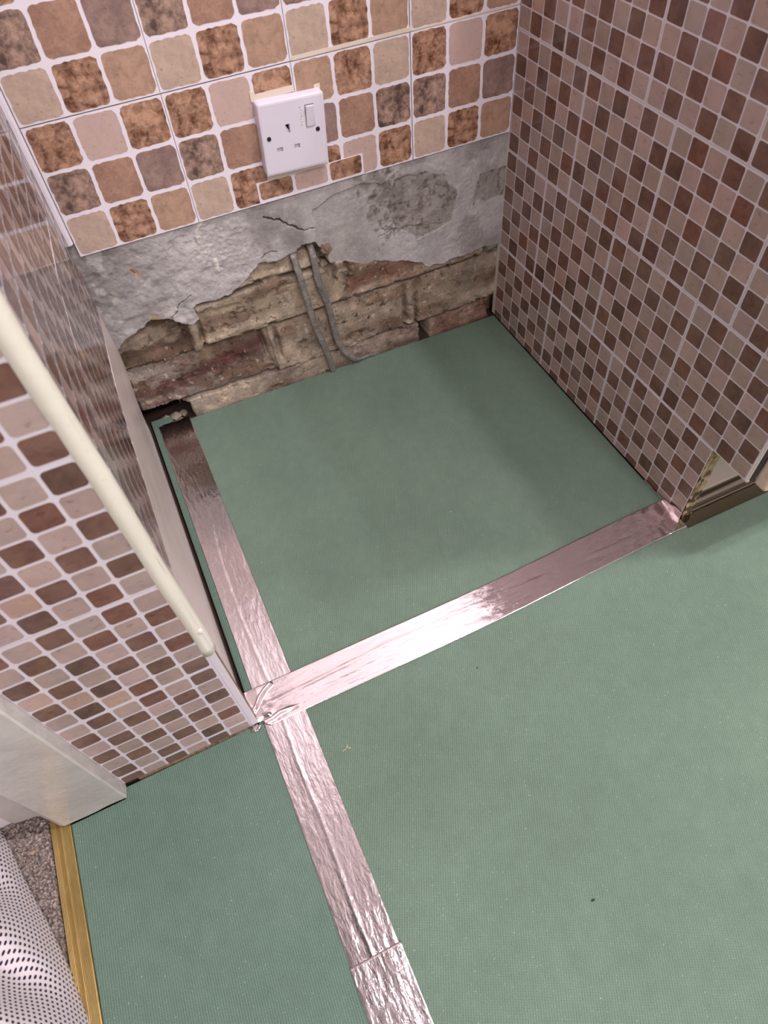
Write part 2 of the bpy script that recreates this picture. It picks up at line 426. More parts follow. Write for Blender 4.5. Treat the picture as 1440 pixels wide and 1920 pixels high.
# --- bricks
def sd_joint(X, Z):
    wx = X + fbm(X, Z, 18, 3, 21) * .006; wz = Z + fbm(X, Z, 14, 3, 33) * .006
    bed = np.minimum(np.abs(wz - .118), np.abs(wz - .031)); bed = np.minimum(bed, np.abs(wz - .195))
    c3 = wz > .118; c2 = (wz <= .118) & (wz > .031); c1 = wz <= .031
    perp = np.full(X.shape, 9.)
    for px_ in (-.14, .0965, .329, .566): perp = np.where(c3, np.minimum(perp, np.abs(wx - px_)), perp)
    for px_ in (-.028, .2075, .4425): perp = np.where(c2, np.minimum(perp, np.abs(wx - px_)), perp)
    for px_ in (.0565, .175, .395, .48): perp = np.where(c1, np.minimum(perp, np.abs(wx - px_)), perp)
    idx = np.where(c3, 30 + np.digitize(wx, (.0965, .329, .566)), np.where(c2, 20 + np.digitize(wx, (.2075, .4425)), 10 + np.digitize(wx, (.0565, .175, .395, .48))))
    return bed, perp, idx, c1, c2, c3, wx, wz
bed, perp, idx, c1, c2, c3, wx, wz = sd_joint(X, Z)
yb = .010 + fbm(X, Z, 22, 5, 41) * .0030 + fbm(X, Z, 160, 3, 47) * .0006
yb += np.where(idx == 30, .010 * smooth(.0, .02, .098 - X) * smooth(.118, .13, Z), 0)            # hollowed brick at left
yb += np.where(idx == 20, .004 + .010 * (.075 - np.abs(Z - .06)) * 0, 0)
yb -= np.where((idx == 21) | (idx == 22), .003, 0)
yb -= .004 * smooth(.050, .02, np.abs(Z - .16)) * ((idx == 31) | (idx == 32))
ledge = .004 * smooth(.095, .118, wz) * c2                                                       # course top tucks back under the bed
yb += ledge
gr = np.abs(fbm(X, Z, 40, 3, 55))
yb += .009 * np.exp(-(bed / .0022) ** 2) * (gr < .40)                                            # open bed joint cracks
yb -= .0045 * np.exp(-((bed - .009) / .005) ** 2) * c3                                           # smeared mortar lip above
mort = np.exp(-(perp / .0065) ** 2)
yb -= .009 * mort * c3 * (np.abs(wx - .0965) < .03) + .0035 * mort * c2 * (.6 + .8 * fbm(X, Z, 50, 2, 63)) + .0015 * mort * c3
yb += .010 * smooth(-.25, .2, fbm(X, Z, 24, 3, 62)) * np.exp(-((perp - .0100) / .0034) ** 2) * ((c2 & (X < wx + 1)) | c3) * (fbm(X, Z, 30, 3, 61) > -.25)
chip = fbm(X, Z, 55, 4, 71); yb += .003 * smooth(.28, .45, chip)
# --- plaster
yp = .0035 + fbm(X, Z, 12, 4, 81) * .0014 + fbm(X, Z, 110, 3, 85) * .0005 + np.abs(fbm(X, Z, 34, 5, 83)) * .0012 + np.abs(fbm(X, Z, 130, 3, 84)) * .0017 * smooth(-.1, .3, fbm(X, Z, 11, 2, 86))
lf = smooth(.26, .10, X)
yp += lf * (fbm(X, Z, 80, 4, 91) * .0028) - .0006
jx2 = jx + fbm(X, Z, 22, 3, 5) * .010; jz2 = jz + fbm(X, Z, 22, 3, 7) * .010
pp = inpoly(X + jx2, Z + jz2, [(.2982, .2773), (.3109, .2849), (.36, .292), (.41, .290), (.408, .25), (.395, .20), (.38, .165), (.33, .18), (.3015, .2207)])
yp += np.where(pp, .0022, 0)
dm = inpoly(X + jx2, Z + jz2, [(.4176, .2883), (.4955, .2746), (.5222, .236), (.5145, .1966), (.4517, .19), (.4179, .2175), (.4073, .2531)])
dm2 = inpoly(X + jx2, Z + jz2, [(.5597, .262), (.61, .262), (.61, .2164), (.553, .2102)])
dm3 = inpoly(X + jx2, Z + jz2, [(.36, .31), (.43, .32), (.44, .22), (.40, .195), (.378, .24)])
yp += np.where(dm, .0016 + fbm(X, Z, 50, 4, 95) * .0022, 0) + np.where(dm2, .0012 + fbm(X, Z, 90, 3, 96) * .0016, 0) + np.where(dm3, fbm(X, Z, 120, 3, 97) * .0014, 0)
jx3 = jx + fbm(X, Z, 260, 2, 11) * .0022; jz3 = jz + fbm(X, Z, 260, 2, 13) * .0022
crack = dseg(X + jx3 * .8, Z + jz3 * .8, [(.232, .290), (.2394, .2873), (.256, .2763), (.2682, .268), (.2759, .2594), (.2985, .2541)])
crack2 = dseg(X + jx3, Z + jz3, [(.075, .186), (.088, .200), (.100, .209), (.112, .212)])
crack3 = dseg(X + jx3, Z + jz3, [(.216, .232), (.232, .240), (.240, .236)])
crack4 = dseg(X + jx, Z + jz, [(.395, .213), (.42, .215), (.445, .211), (.47, .205), (.50, .200)])
for ck, wd, dp in ((crack, .0007, .006), (crack2, .0006, .004), (crack3, .0006, .003), (crack4, .0009, .001)):
    yp += dp * np.exp(-(ck / wd) ** 2)
yp -= .0025 * np.exp(-(dseg(X, Z, [(.1565, .2516), (.1559, .2356)]) / .0028) ** 2) + .0015 * np.exp(-(dseg(X + jx, Z, [(.153, .308), (.1465, .297), (.1413, .282)]) / .0022) ** 2)
yp = np.where(Z > .3095, .0035, yp)
Y = np.where(plm, yp, np.maximum(yb, .004))
# holes at the foot and around the cables
h1 = inpoly(X + jx * .5, Z + jz * .5, [(-.04, .040), (.0193, .036), (.038, .034), (.0563, .0289), (.0560, -.05), (-.04, -.05)])
h2 = inpoly(X + jx * .3, Z + jz * .3, [(.4578, .0329), (.477, .0285), (.4805, -.05), (.4573, -.05)])
h3 = inpoly(X + jx, Z + jz, [(.583, .024), (.5974, .0267), (.63, .03), (.63, -.05), (.596, -.01), (.590, .012)])
h4 = inpoly(X + jx * .6, Z + jz * .6, [(.411, .0318), (.437, .0285), (.4385, .0221), (.418, .026)])
hc2 = inpoly(X + jx, Z + jz, [(.300, .222), (.3145, .207), (.319, .185), (.311, .168), (.303, .190)])
Y = np.where(h1 | h2, .062, Y); Y = np.where(h3 | h4, .030, Y); Y = np.where(hole_c, .026, Y)
Y = np.where(hc2 & ~plm, Y + .014, Y)
# colours
def lerp(a, b_, t): return a + (b_ - a) * np.clip(t, 0, 1)[..., None]
def c3_(r, g, b_): return np.array(s2l((r / 255, g / 255, b_ / 255)))
Cb = np.zeros(X.shape + (3,))
BC = {30: (104, 84, 66), 31: (168, 152, 128), 32: (150, 124, 104), 33: (146, 136, 124), 20: (128, 106, 94), 21: (158, 140, 120), 22: (156, 138, 116), 10: (90, 70, 60), 11: (186, 166, 144), 12: (150, 132, 118), 13: (150, 128, 112), 14: (158, 118, 98)}
for k, v in BC.items(): Cb[idx == k] = c3_(*v)
cream = c3_(184, 168, 146); brown = c3_(118, 92, 72); red = c3_(98, 58, 50); grey = c3_(150, 142, 132); blk = c3_(38, 32, 28); olive = c3_(140, 118, 82)
n1 = fbm(X * .6, Z * 1.6, 24, 5, 101); n2 = fbm(X, Z, 60, 5, 111); n3 = fbm(X * .5, Z * 2, 38, 4, 121)
Cb = lerp(Cb, brown, smooth(.05, .35, n1) * .75)
Cb = lerp(Cb, cream, smooth(.05, .30, -n1) * .65)
Cb = lerp(Cb, olive, smooth(.15, .4, n3) * .30)
Cb = lerp(Cb, red, ((smooth(.020, .006, np.abs(Z - (.068 + .13 * (X - .02)))) * smooth(-.03, .03, X) * smooth(.215, .18, X)) * (.8 + .4 * n2)))
Cb = lerp(Cb, c3_(120, 74, 56), smooth(.018, .004, np.abs(Z - .148)) * ((X > .335) & (X < .45)) * .7)
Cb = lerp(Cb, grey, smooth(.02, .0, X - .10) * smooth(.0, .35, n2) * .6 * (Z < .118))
Cb = lerp(Cb, c3_(160, 146, 124), mort * .6)
spots = fbm(X, Z, 130, 3, 131)
Cb = lerp(Cb, blk, smooth(.30, .40, spots) * smooth(.10, .0, np.abs(X - .36)) * smooth(.022, .006, np.abs(Z - .085)) * .9)
Cb = lerp(Cb, blk, smooth(.50, .60, spots) * .5)
Cb = lerp(Cb, c3_(44, 36, 32), smooth(.0045, .001, bed) * (gr < .34) * .5)
Cb = lerp(Cb, c3_(206, 196, 184), smooth(.50, .62, fbm(X, Z, 130, 3, 141)) * .5)
Cb = lerp(Cb, c3_(58, 50, 44), smooth(.02, .0, np.abs(X - .265) - .015) * smooth(.028, .0, np.abs(Z - .085)) * smooth(-.1, .25, n2) * .8)
Cb = Cb.mean(-1, keepdims=True) * .22 + Cb * .78; Cb = Cb * np.array([1.16, 1.10, 1.07]); vv = 1 + .46 * fbm(X, Z, 75, 4, 135) + .16 * fbm(X * .5, Z * 2, 30, 4, 137); Cb = Cb * vv[..., None]
Cp = np.zeros(X.shape + (3,)) + c3_(188, 181, 179)
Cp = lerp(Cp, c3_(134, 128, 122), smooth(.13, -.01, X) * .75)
Cp = lerp(Cp, c3_(172, 166, 166), smooth(.0, .35, fbm(X, Z, 16, 4, 151)) * .6)
Cp = lerp(Cp, c3_(140, 132, 127), smooth(.0, .35, fbm(X, Z, 22, 5, 161)) * .6)
Cp = lerp(Cp, c3_(170, 163, 158), pp * .45)
Cp = lerp(Cp, c3_(134, 122, 112), (dm | dm2) * (.55 + .3 * n2))
Cp = lerp(Cp, c3_(128, 118, 110), dm3 * smooth(-.1, .3, fbm(X, Z, 120, 3, 163)) * .6)
Cp = lerp(Cp, c3_(96, 86, 78), (dm | dm2 | dm3) * smooth(.18, .35, fbm(X, Z, 140, 4, 165)) * .6)
Cp = lerp(Cp, c3_(196, 190, 186), lf * smooth(.22, .4, fbm(X, Z, 60, 4, 167)) * .6)
for (ck, wd) in ((crack, .0008), (crack2, .0007), (crack3, .0007), (crack4, .0010)): Cp = lerp(Cp, c3_(50, 44, 42), np.exp(-(ck / wd) ** 2) * (.9 if ck is not crack4 else .4))
Cp = lerp(Cp, c3_(222, 214, 208), (np.exp(-(dseg(X, Z, [(.1565, .2516), (.1559, .2356)]) / .0032) ** 2) > .4) * 1.)
Cp = lerp(Cp, c3_(206, 200, 190), (np.exp(-(dseg(X + jx, Z, [(.153, .308), (.1465, .297), (.1413, .282)]) / .0022) ** 2) > .45) * .8)
Cp = lerp(Cp, c3_(214, 206, 198), ((np.exp(-(dseg(X, Z, [(.145, .278), (.152, .262)]) / .005) ** 2) > .3) & (fbm(X, Z, 200, 2, 173) > .25)) * .8)
Cp = lerp(Cp, c3_(196, 158, 128), (dseg(X, Z, [(.0500, .276), (.0560, .260)]) < .0028) * .85)
Cp = lerp(Cp, c3_(110, 76, 66), (dseg(X, Z, [(.0500, .273), (.0525, .268)]) < .0012) * .9)
Cp = lerp(Cp, c3_(168, 150, 110), (dseg(X + jx, Z + jz, [(.054, .198), (.056, .186)]) < .006) * .7)
for (sx, sz, ex, ez) in ((.583, .285, .575, .268), (.545, .283, .551, .276)):
    Cp = lerp(Cp, c3_(205, 200, 195), (dseg(X + jx * .5, Z, [(sx, sz), (ex, ez)]) < .0012) * .8)
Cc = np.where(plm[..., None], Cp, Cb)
vp = 1 + .20 * fbm(X, Z, 60, 5, 175) + .12 * fbm(X, Z, 14, 4, 177); Cp = Cp * vp[..., None]; Cc = np.where(plm[..., None], Cp, Cb)
hole_shade = h1 | h2
Cc = np.where(hole_shade[..., None], c3_(30, 26, 24), Cc)  # shade inside the foot holes put into the colour
nz, nx = X.shape
verts = np.stack([X.ravel(), Y.ravel(), Z.ravel()], 1); cols = np.concatenate([Cc.reshape(-1, 3), np.ones((nx * nz, 1))], 1)
ii, jj = np.meshgrid(np.arange(nz - 1), np.arange(nx - 1), indexing='ij')
A = ii * nx + jj; faces = np.stack([A, A + 1, A + nx + 1, A + nx], -1).reshape(-1, 4)
pf = (plm[:-1, :-1] | plm[1:, 1:] | plm[1:, :-1] | plm[:-1, 1:]).ravel()
def submesh(name, fsel, m):
    f = faces[fsel]; u, inv = np.unique(f, return_inverse=True)
    o = mesh_obj(name, verts[u].tolist(), inv.reshape(-1, 4).tolist(), m, None, True, cols[u])
    o.parent = wall_back; o.matrix_parent_inverse = wall_back.matrix_world.inverted(); return o
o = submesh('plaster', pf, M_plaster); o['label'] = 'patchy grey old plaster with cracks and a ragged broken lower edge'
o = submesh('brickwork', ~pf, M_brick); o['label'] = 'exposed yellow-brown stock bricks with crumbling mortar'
def wb(o): o.parent = wall_back; o.matrix_parent_inverse = wall_back.matrix_world.inverted(); return o
o = bmesh.new(); add_box(o, -2.2, 3.2, .070, .20, -.2, 2.5); add_box(o, -.40, -.0295, .004, .070, -.1, 2.45); add_box(o, .622, 3.1, .004, .070, -.1, 2.45); add_box(o, -.0295, .622, .004, .070, .334, 2.45)
wb(bm_obj('masonry', o, M_wallpaint))

meA = sheet_mesh('tile_sheet_back', PA, (.05, RH / 3), .0044, .006, .0006, m0=M_grout, m1=M_tile50, seed=4, edge=.00035)
meAr = sheet_mesh('tile_sheet_back_turned', PAr, (.05, RH / 3), .0044, .006, .0006, m0=M_grout, m1=M_tile50, seed=4, edge=.00035)
for r_ in range(2):
    for c_ in range(4):
        turn = (r_ == 0 and c_ == 2) or (r_ > 1 and (r_ * 3 + c_) % 4 == 0)
        ox = {0: 0, 1: .0, 2: .0, 3: .0004}[c_]
        z_ = ZT + RH * r_ + (.0006 if r_ else 0)
        if r_ == 0 and c_ == 3: z_ -= .0
        place(meAr if turn else meA, MB_(.15 * c_ + ox, .0008, z_ + (.0025 if (r_ == 0 and c_ == 3) else 0) * 0), wall_back)
# cream paper strip in the seam, cut patches round the socket
M_paper, *_ = mat('sticker_backing', C8(216, 200, 184), .6)
wb(box('paper_strip', .302, .452, -.0006, .001, ZT + RH + .0006, ZT + RH + .0050, M_paper))
wb(box('paper_strip', .452, .598, -.0004, .001, ZT + RH + .0002, ZT + RH + .0020, M_paper))
bm = bmesh.new()
for a in ((.2463, .2510, .4275, .4384), (.3235, .3312, .4225, .4292), (.2470, .2535, .3360, .3480), (.2535, .3290, .3358, .3480), (.2510, .2990, .4275, .4345)):
    add_box(bm, a[0], a[1], -.0012, .001, a[2], a[3])
wb(bm_obj('cut_sticker_edge', bm, M_paper))
def patch(name, x0, x1, z0, z1, tiles, th=.0010, seed=3):
    V = []; F = []; FM = []; CO = []; MO = []
    def q(P, y, mi, col, mo):
        i = len(V); V.extend([(a, y, b_) for a, b_ in P]); CO.extend([col] * len(P)); MO.extend([mo] * len(P)); F.append(tuple(range(i, i + len(P)))); FM.append(mi)
    q([(x0, z0), (x1, z0), (x1, z1), (x0, z1)], -th, 0, (1, 1, 1, 1), 0)
    for (a, c), (b_, d) in (((x0, z0), (x1, z0)), ((x1, z0), (x1, z1)), ((x1, z1), (x0, z1)), ((x0, z1), (x0, z0))):
        i = len(V); V.extend([(a, -th, c), (a, 0, c), (b_, 0, d), (b_, -th, d)]); CO.extend([(1, 1, 1, 1)] * 4); MO.extend([0] * 4); F.append((i, i + 1, i + 2, i + 3)); FM.append(0)
    rng = random.Random(seed)
    for (a, b_, c, d, t) in tiles:
        P = tile_outline((a + b_) / 2, (c + d) / 2, b_ - a, d - c, min(.004, (b_ - a) / 3, (d - c) / 3), .0003, rng)
        q(P, -th - .0002, 1, t[0], t[1])
    o = mesh_obj(name, V, F, [M_grout, M_tile50], None, False, CO, FM)
    at = o.data.attributes.new('mot', 'FLOAT', 'POINT'); at.data.foreach_set('value', np.array(MO, np.float32)); return wb(o)
patch('sticker_patch', .2318, .3292, .3095, .3362, [(.2345, .2785, .3135, .3352, RUST), (.2825, .3268, .3135, .3352, PINK)])
patch('sticker_patch', .3292, .3775, .3105, .3365, [(.3306, .3747, .3132, .3362, RUST)], .0014, 5)
patch('sticker_patch', .2990, .3306, .3352, .4222, [(.3270, .3302, .362, .420, GBR)], .0004, 6)

# white corner bead left of the tiles
bm = bmesh.new(); prism(bm, [(-.0090, .004), (-.0090, -.0034), (-.0070, -.0060), (-.0034, -.0060), (-.0008, -.0032), (-.0008, .004)], .3285, .7)
bm.verts.ensure_lookup_table()
wb(bm_obj('corner_bead', bm, M_grout))

# ------------------------------------------------------------------ FLOOR, UNDERLAY
fl = bmesh.new(); add_box(fl, -.2505, 3.1, -2.9, .075, -.10, -.0095); o = struct(bm_obj('floor', fl, M_darkwood), 'old dark sub-floor under the underlay')
def board(pts, m, label, nm='underlay_board'):
    bm = bmesh.new(); prism(bm, pts, -.0094, 0)
    bmesh.ops.bevel(bm, geom=[e for e in bm.edges if all(abs(v.co.z) < 1e-6 for v in e.verts)], offset=.0006, segments=1, affect='EDGES')
    o = bm_obj(nm, bm, m); me = o.data; me.materials.append(M_boardedge)
    for p_ in me.polygons:
        if abs(p_.normal.z) < .3: p_.material_index = 1
    return tag(o, label, 'underlay board', 'green underlay boards')
board([(.0215, .0078), (.0215, -.4968), (.5985, -.4968), (.5992, -.0015)], M_boardA, 'near-square green fibre underlay board filling the recess floor')
board([(-.0125, .012), (-.0128, -.4968), (.0205, -.4968), (.0205, .030), (-.0125, .030)], M_boardB, 'narrow sliver of green underlay board along the left side panel')
board([(.0215, -.4978), (.0215, -2.6), (2.2, -2.6), (2.2, -.4978)], M_boardA, 'large green underlay board in front, right of the long foil tape')
board([(.0205, -.4985), (.0205, -2.6), (-.2283, -2.6), (-.2283, -.5300), (-.168, -.5300), (-.168, -.5170), (-.008, -.5155), (-.008, -.4985)], M_boardB, 'green underlay board at the lower left beside the gold threshold strip')

# ------------------------------------------------------------------ FOIL TAPES
def grid_mesh(name, xs, ys, zf, keepf=None, m=None, th=.0003, warp=None):
    Xg, Yg = np.meshgrid(xs, ys)
    if warp: Xg, Yg = warp(Xg, Yg)
    Zg = zf(Xg, Yg); n = Xg.shape[1]; k = Xg.shape[0]
    V = np.stack([Xg.ravel(), Yg.ravel(), Zg.ravel()], 1)
    i, j = np.meshgrid(np.arange(k - 1), np.arange(n - 1), indexing='ij'); A_ = i * n + j
    if keepf is not None:
        xc = (Xg[:-1, :-1] + Xg[1:, 1:]) / 2; yc = (Yg[:-1, :-1] + Yg[1:, 1:]) / 2; s_ = keepf(xc, yc)
        A_ = A_[s_]
    A_ = A_.ravel(); Fc = np.stack([A_, A_ + 1, A_ + n + 1, A_ + n], -1)
    u, inv = np.unique(Fc, return_inverse=True)
    o = mesh_obj(name, V[u].tolist(), inv.reshape(-1, 4).tolist(), m, None, True)
    md = o.modifiers.new('thickness', 'SOLIDIFY'); md.thickness = th; md.offset = 1
    return o
def t1z(x, y):
    z = .0007 + fbm(x * 2.2, y * .35, 60, 3, 201) * .00022
    z = z + .0005 * np.exp(-((x - (.018 + fbm(y, y * 0, 6, 2, 203) * .008)) / .0020) ** 2) * smooth(-.06, -.3, y)      # long ridge over the board joint
    return z
def t1keep(x, y): return (x > -.0035 + fbm(y, y * 0, 90, 2, 207) * .0008 * (y > -.12)) & (x < .0465) & ((y < .0105) | (x > .003))
def t1w(v, y):
    lo = -.0035 + fbm(y, y * 0, 90, 2, 207) * .0010 * smooth(-.16, -.08, y); return lo + (.0465 - lo) * v, y
o = grid_mesh('foil_tape', np.linspace(0, 1, 52), np.arange(-.7765, .0125, .0016), t1z, lambda x, y: (y < .0105) | (x > .003), M_foilY, warp=t1w)
tag(o, 'long aluminium foil tape strip running from the brick wall towards the viewer', 'tape', 'foil tape strips')
def t3z(x, y): return .0013 + fbm(x * 2, y * .4, 60, 3, 211) * .00028
o = grid_mesh('foil_tape', np.arange(-.0045, .0495, .0010), np.arange(-1.60, -.7748, .0030), t3z, lambda x, y: x > -.0042, M_foilY)
tag(o, 'nearest foil tape strip, its end lapped over the longer one at the bottom', 'tape', 'foil tape strips')
RID = [([(-.0145, -.5010), (-.0060, -.4960), (.0014, -.4869), (.0100, -.4800), (.0190, -.4755)], .0062, .0030), ([(-.0060, -.5170), (.0060, -.5165), (.0190, -.5133), (.0435, -.5146)], .0052, .0028), ([(-.0110, -.5110), (-.0017, -.5080), (.006, -.5100)], .0026, .0024)]
def t2z(x, y):
    z = .0017 + fbm(x * .35, y * 2.2, 60, 3, 221) * .00030
    z = z + .0005 * np.exp(-((y + .494 + fbm(x, x * 0, 6, 2, 223) * .006) / .0024) ** 2) * (.5 + .5 * fbm(x, x * 0, 14, 2, 224))
    for P_, h_, w_ in RID: z = z + h_ * np.maximum(0, 1 - dseg(x, y, P_) / w_) * smooth(.046, .015, x)
    z = z + smooth(.022, .0, x) * np.abs(fbm(x, y, 60, 2, 225)) * .0014
    z = z + smooth(.52, .60, x) * np.abs(fbm(x, y, 45, 2, 227)) * .0010
    return z
def t2keep(x, y):
    k = (y < -.4716 - .004 * (x > .3) * 0) & (y > -.5225 + .010 * smooth(.35, .60, x)) & ((x > -.0065) | (y > -.5145)) & (x > -.0140) & (x < .5990)
    return k & ~((x < .0 ) & (y < -.5195))
def t2z_(x, y): return t2z(x, y)
def t2w(x, v):
    lo = -.5225 + .010 * smooth(.25, .60, x) + fbm(x, x * 0, 7, 2, 229) * .0004; hi = -.4716 + .009 * smooth(.25, .60, x)
    lo = np.where(x < .004, np.maximum(lo, -.5225 + .009 * smooth(.004, -.007, x)), lo)
    return x, lo + (hi - lo) * v
o = grid_mesh('foil_tape', np.arange(-.0140, .5986, .0010), np.linspace(0, 1, 52), t2z_, None, M_foilX, warp=t2w)
tag(o, 'foil tape strip laid across the mouth of the recess from pillar to cabinet', 'tape', 'foil tape strips')
tape2 = o
# flap climbing the cabinet side
ys_ = np.arange(-.4985, -.4235, .0012); ts = np.linspace(0, 1, 18)
Yf, Tf = np.meshgrid(ys_, ts)
top = .0022 + .010 * smooth(-.455, -.494, Yf) + np.abs(fbm(Yf, Yf * 0, 60, 3, 231)) * .004
Zf = .0008 + Tf * top; Xf = .5982 - .0016 * np.abs(fbm(Yf, Zf, 45, 2, 233)) * (1 - .4 * Tf) - .0006
V = np.stack([Xf.ravel(), Yf.ravel(), Zf.ravel()], 1); n = Xf.shape[1]
i, j = np.meshgrid(np.arange(17), np.arange(n - 1), indexing='ij'); A_ = (i * n + j).ravel()
o = mesh_obj('turned_up_end', V.tolist(), np.stack([A_, A_ + 1, A_ + n + 1, A_ + n], -1).tolist(), M_foilC, tape2, True)
md = o.modifiers.new('thickness', 'SOLIDIFY'); md.thickness = .0003
o['label'] = 'crinkled tape end turned up the cabinet side'
# crumpled knob at the pillar corner
bm = bmesh.new(); bmesh.ops.create_icosphere(bm, subdivisions=4, radius=1)
for v in bm.verts:
    c = v.co; k = float(fbm(c.x * 2.3 + c.z, c.y * 2.3 - c.z * .7, 1.3, 3, 241)); v.co = Vector((c.x * .0052, c.y * .0032, c.z * .0028)) * (1 + 1.1 * k) + Vector((-.0130, -.5180, .0030))
o = bm_obj('crumpled_end', bm, M_foilC, tape2, False); o['label'] = 'scrunched ball of foil at the pillar foot'

# ------------------------------------------------------------------ LEFT PILLAR (wall_left)
wall_left = empty('wall_left', (-.09, -.25, 0)); bpy.context.view_layer.update()
struct(wall_left, 'pillar left of the recess with mosaic-effect sheets on its front and inner face')
def wl(o): o.parent = wall_left; o.matrix_parent_inverse = wall_left.matrix_world.inverted(); return o
wl(box('core', -.20, -.0215, -.505, .004, -.009, 2.36, M_wallpaint))
wl(box('front_board', -.1660, -.0086, -.5142, -.5052, .0075, 2.36, M_wood))
wl(box('sole_timber', -.1500, -.0150, -.5150, -.5060, -.009, .0050, M_wood))['label'] = 'dark reddish timber foot'
def bow(y, z):
    return .0085 * math.exp(-((y) / .13) ** 2) * float(smooth(.035, .17, np.array(z))) + .0010 * math.sin(y * 31 + z * 9) * float(smooth(.02, .05, np.array(z)) * smooth(.22, .17, np.array(z)))
# inner board
ysb = np.linspace(-.4995, .0045, 50); zsb = np.concatenate([np.linspace(.003, .40, 41), np.linspace(.45, .98, 8)])
V = []; F = []
for z_ in zsb:
    for y_ in ysb: V.append((-.0172 - .0012 * float(smooth(.235, .25, np.array(z_))) + bow(y_, z_), y_, z_))
n = len(ysb); k = len(zsb)
for a in range(k - 1):
    for b__ in range(n - 1): F.append((a * n + b__, a * n + b__ + 1, (a + 1) * n + b__ + 1, (a + 1) * n + b__))
o = mesh_obj('inner_board', V, F, M_panel, None, True); md = o.modifiers.new('thickness', 'SOLIDIFY'); md.thickness = .0040; md.offset = -1
wl(o)['label'] = 'pinkish painted side board, unpapered at the bottom'
wl(box('edge_strip', -.0212, -.0150, -.5045, -.4990, .0035, .200, M_wood))
wl(box('edge_strip', -.0150, -.0128, -.5040, -.4990, .0035, .200, M_panel))
# mosaic on the inner board
for c_ in range(4):
    for r_ in range(4):
        y0 = -.4985 + .15 * c_; z0 = .247 + .15 * r_
        if z0 > .8: continue
        clip = (0, min(.15, .0055 - y0), 0, .15)
        if clip[1] < .01: continue
        def df(v, y0=y0, z0=z0): return (v[0], v[1], v[2] + bow(y0 + v[0], z0 + v[1]))
        place(sheet_mesh('tile_sheet_inner', mosaic(300 + c_ * 7 + r_ * 3, lead=r_), (.025, .025), .0028, .0030, 0, clip=clip, m0=M_grout25, m1=M_tile25, lift=.00035, defm=df, edge=.0001), ML_(-.0170, y0, z0), wall_left)
# mosaic on the pillar front
SHF = [(.0255 - .150, 41), (.0255, 42), (.1755, 43), (.3265, 44), (.4765, 45), (.6265, 46), (.7765, 47), (.9265, 48)]
M_marg = M_grout25
for z0, sd in SHF:
    cl = (0, .15, max(0, .0060 - z0), .15)
    place(sheet_mesh('tile_sheet_front', mosaic(sd, lead=(sd % 2)), (.0250, .0250), .0027, .0034, 0, clip=cl, m0=M_grout25, m1=M_tile25, edge=.0001, seed=sd, marg=.0012), MB_(-.1658, -.5142, z0), wall_left)
wl(box('white_margin', -.0158, -.0086, -.5152, -.5141, .0060, .300, M_grout25, bev=.0002, seg=1))
# cream corner bead
bm = bmesh.new(); pts = []
for k in range(60):
    z_ = .197 + k * .012
    pts.append((-.0142 + .0004 * math.sin(k * .4), -.5090 + .0003 * math.sin(k * .6), z_))
tube(bm, pts, .0082, 18, .95)
for v in bm.verts: v.co += Vector((float(fbm(v.co.x * 3, v.co.z, 40, 3, 251)), float(fbm(v.co.y * 3, v.co.z, 40, 3, 253)), 0)) * .0003
bmesh.ops.create_icosphere(bm, subdivisions=3, radius=.0032, matrix=Matrix.Translation((-.0100, -.5150, .2420)) @ Matrix.Diagonal((1, .7, 1.3, 1)))
wl(bm_obj('corner_beading', bm, M_cream, None, True))['label'] = 'rounded cream beading up the corner, stopping short of the floor'
# crumb of broken plaster in the gap under the beading
bm = bmesh.new()
for q in range(9):
    a = random.uniform(.0035, .02); bmesh.ops.create_icosphere(bm, subdivisions=1, radius=random.uniform(.0012, .0026), matrix=Matrix.Translation((-.0115 + random.uniform(-.0015, .0015), -.509 + random.uniform(-.002, .002), .10 + q * .009)))
wl(bm_obj('broken_filler', bm, mat('broken_filler_pink', C8(188, 140, 118), .9)[0]))

# ------------------------------------------------------------------ DOORWAY JAMB
door = empty('door_1', (-.2, -.52, 0)); bpy.context.view_layer.update()
struct(door, 'white painted doorway jamb beside the pillar')
def dj(o): o.parent = door; o.matrix_parent_inverse = door.matrix_world.inverted(); return o
def jamb(name, poly, z0, z1, m, seed, amp):
    zz = [z0] + [z0 + .004 + .012 * k for k in range(40)] + [z0 + .55 + .3 * k for k in range(7)]
    zz = [z for z in zz if z < z1] + [z1]
    # densify outline
    P = []
    for a, b_ in zip(poly, poly[1:] + poly[:1]):
        L = math.hypot(b_[0] - a[0], b_[1] - a[1]); n_ = max(1, int(L / .006))
        for k in range(n_): P.append((a[0] + (b_[0] - a[0]) * k / n_, a[1] + (b_[1] - a[1]) * k / n_))
    V = []; F = []; n_ = len(P)
    cx = sum(p_[0] for p_ in P) / n_; cy = sum(p_[1] for p_ in P) / n_
    for z in zz:
        for x, y in P:
            d = float(fbm(x * 2 + y, z, 28, 4, seed)) * amp
            zz_ = z + (float(fbm(x, y, 90, 3, seed + 5)) * .0022 if z == z0 else 0)
            V.append((x + d * (x - cx) / .05, y + d * (y - cy) / .03, zz_))
    for a in range(len(zz) - 1):
        for k in range(n_): F.append((a * n_ + k, a * n_ + (k + 1) % n_, (a + 1) * n_ + (k + 1) % n_, (a + 1) * n_ + k))
    F.append(tuple(range(n_))[::-1]); F.append(tuple((len(zz) - 1) * n_ + k for k in range(n_)))
    return dj(mesh_obj(name, V, F, m, None, False))
jamb('casing', [(-.1668, -.500), (-.1636, -.5180), (-.1652, -.5290), (-.1668, -.5305), (-.2330, -.5305), (-.2372, -.5285), (-.2480, -.5165), (-.2490, -.500)], .0062, 2.1, M_gloss, 61, .0006)
jamb('stop', [(-.2480, -.500), (-.2480, -.5110), (-.2800, -.5070), (-.2860, -.5020), (-.2880, -.490)], .0125, 2.1, M_gloss, 63, .0005)
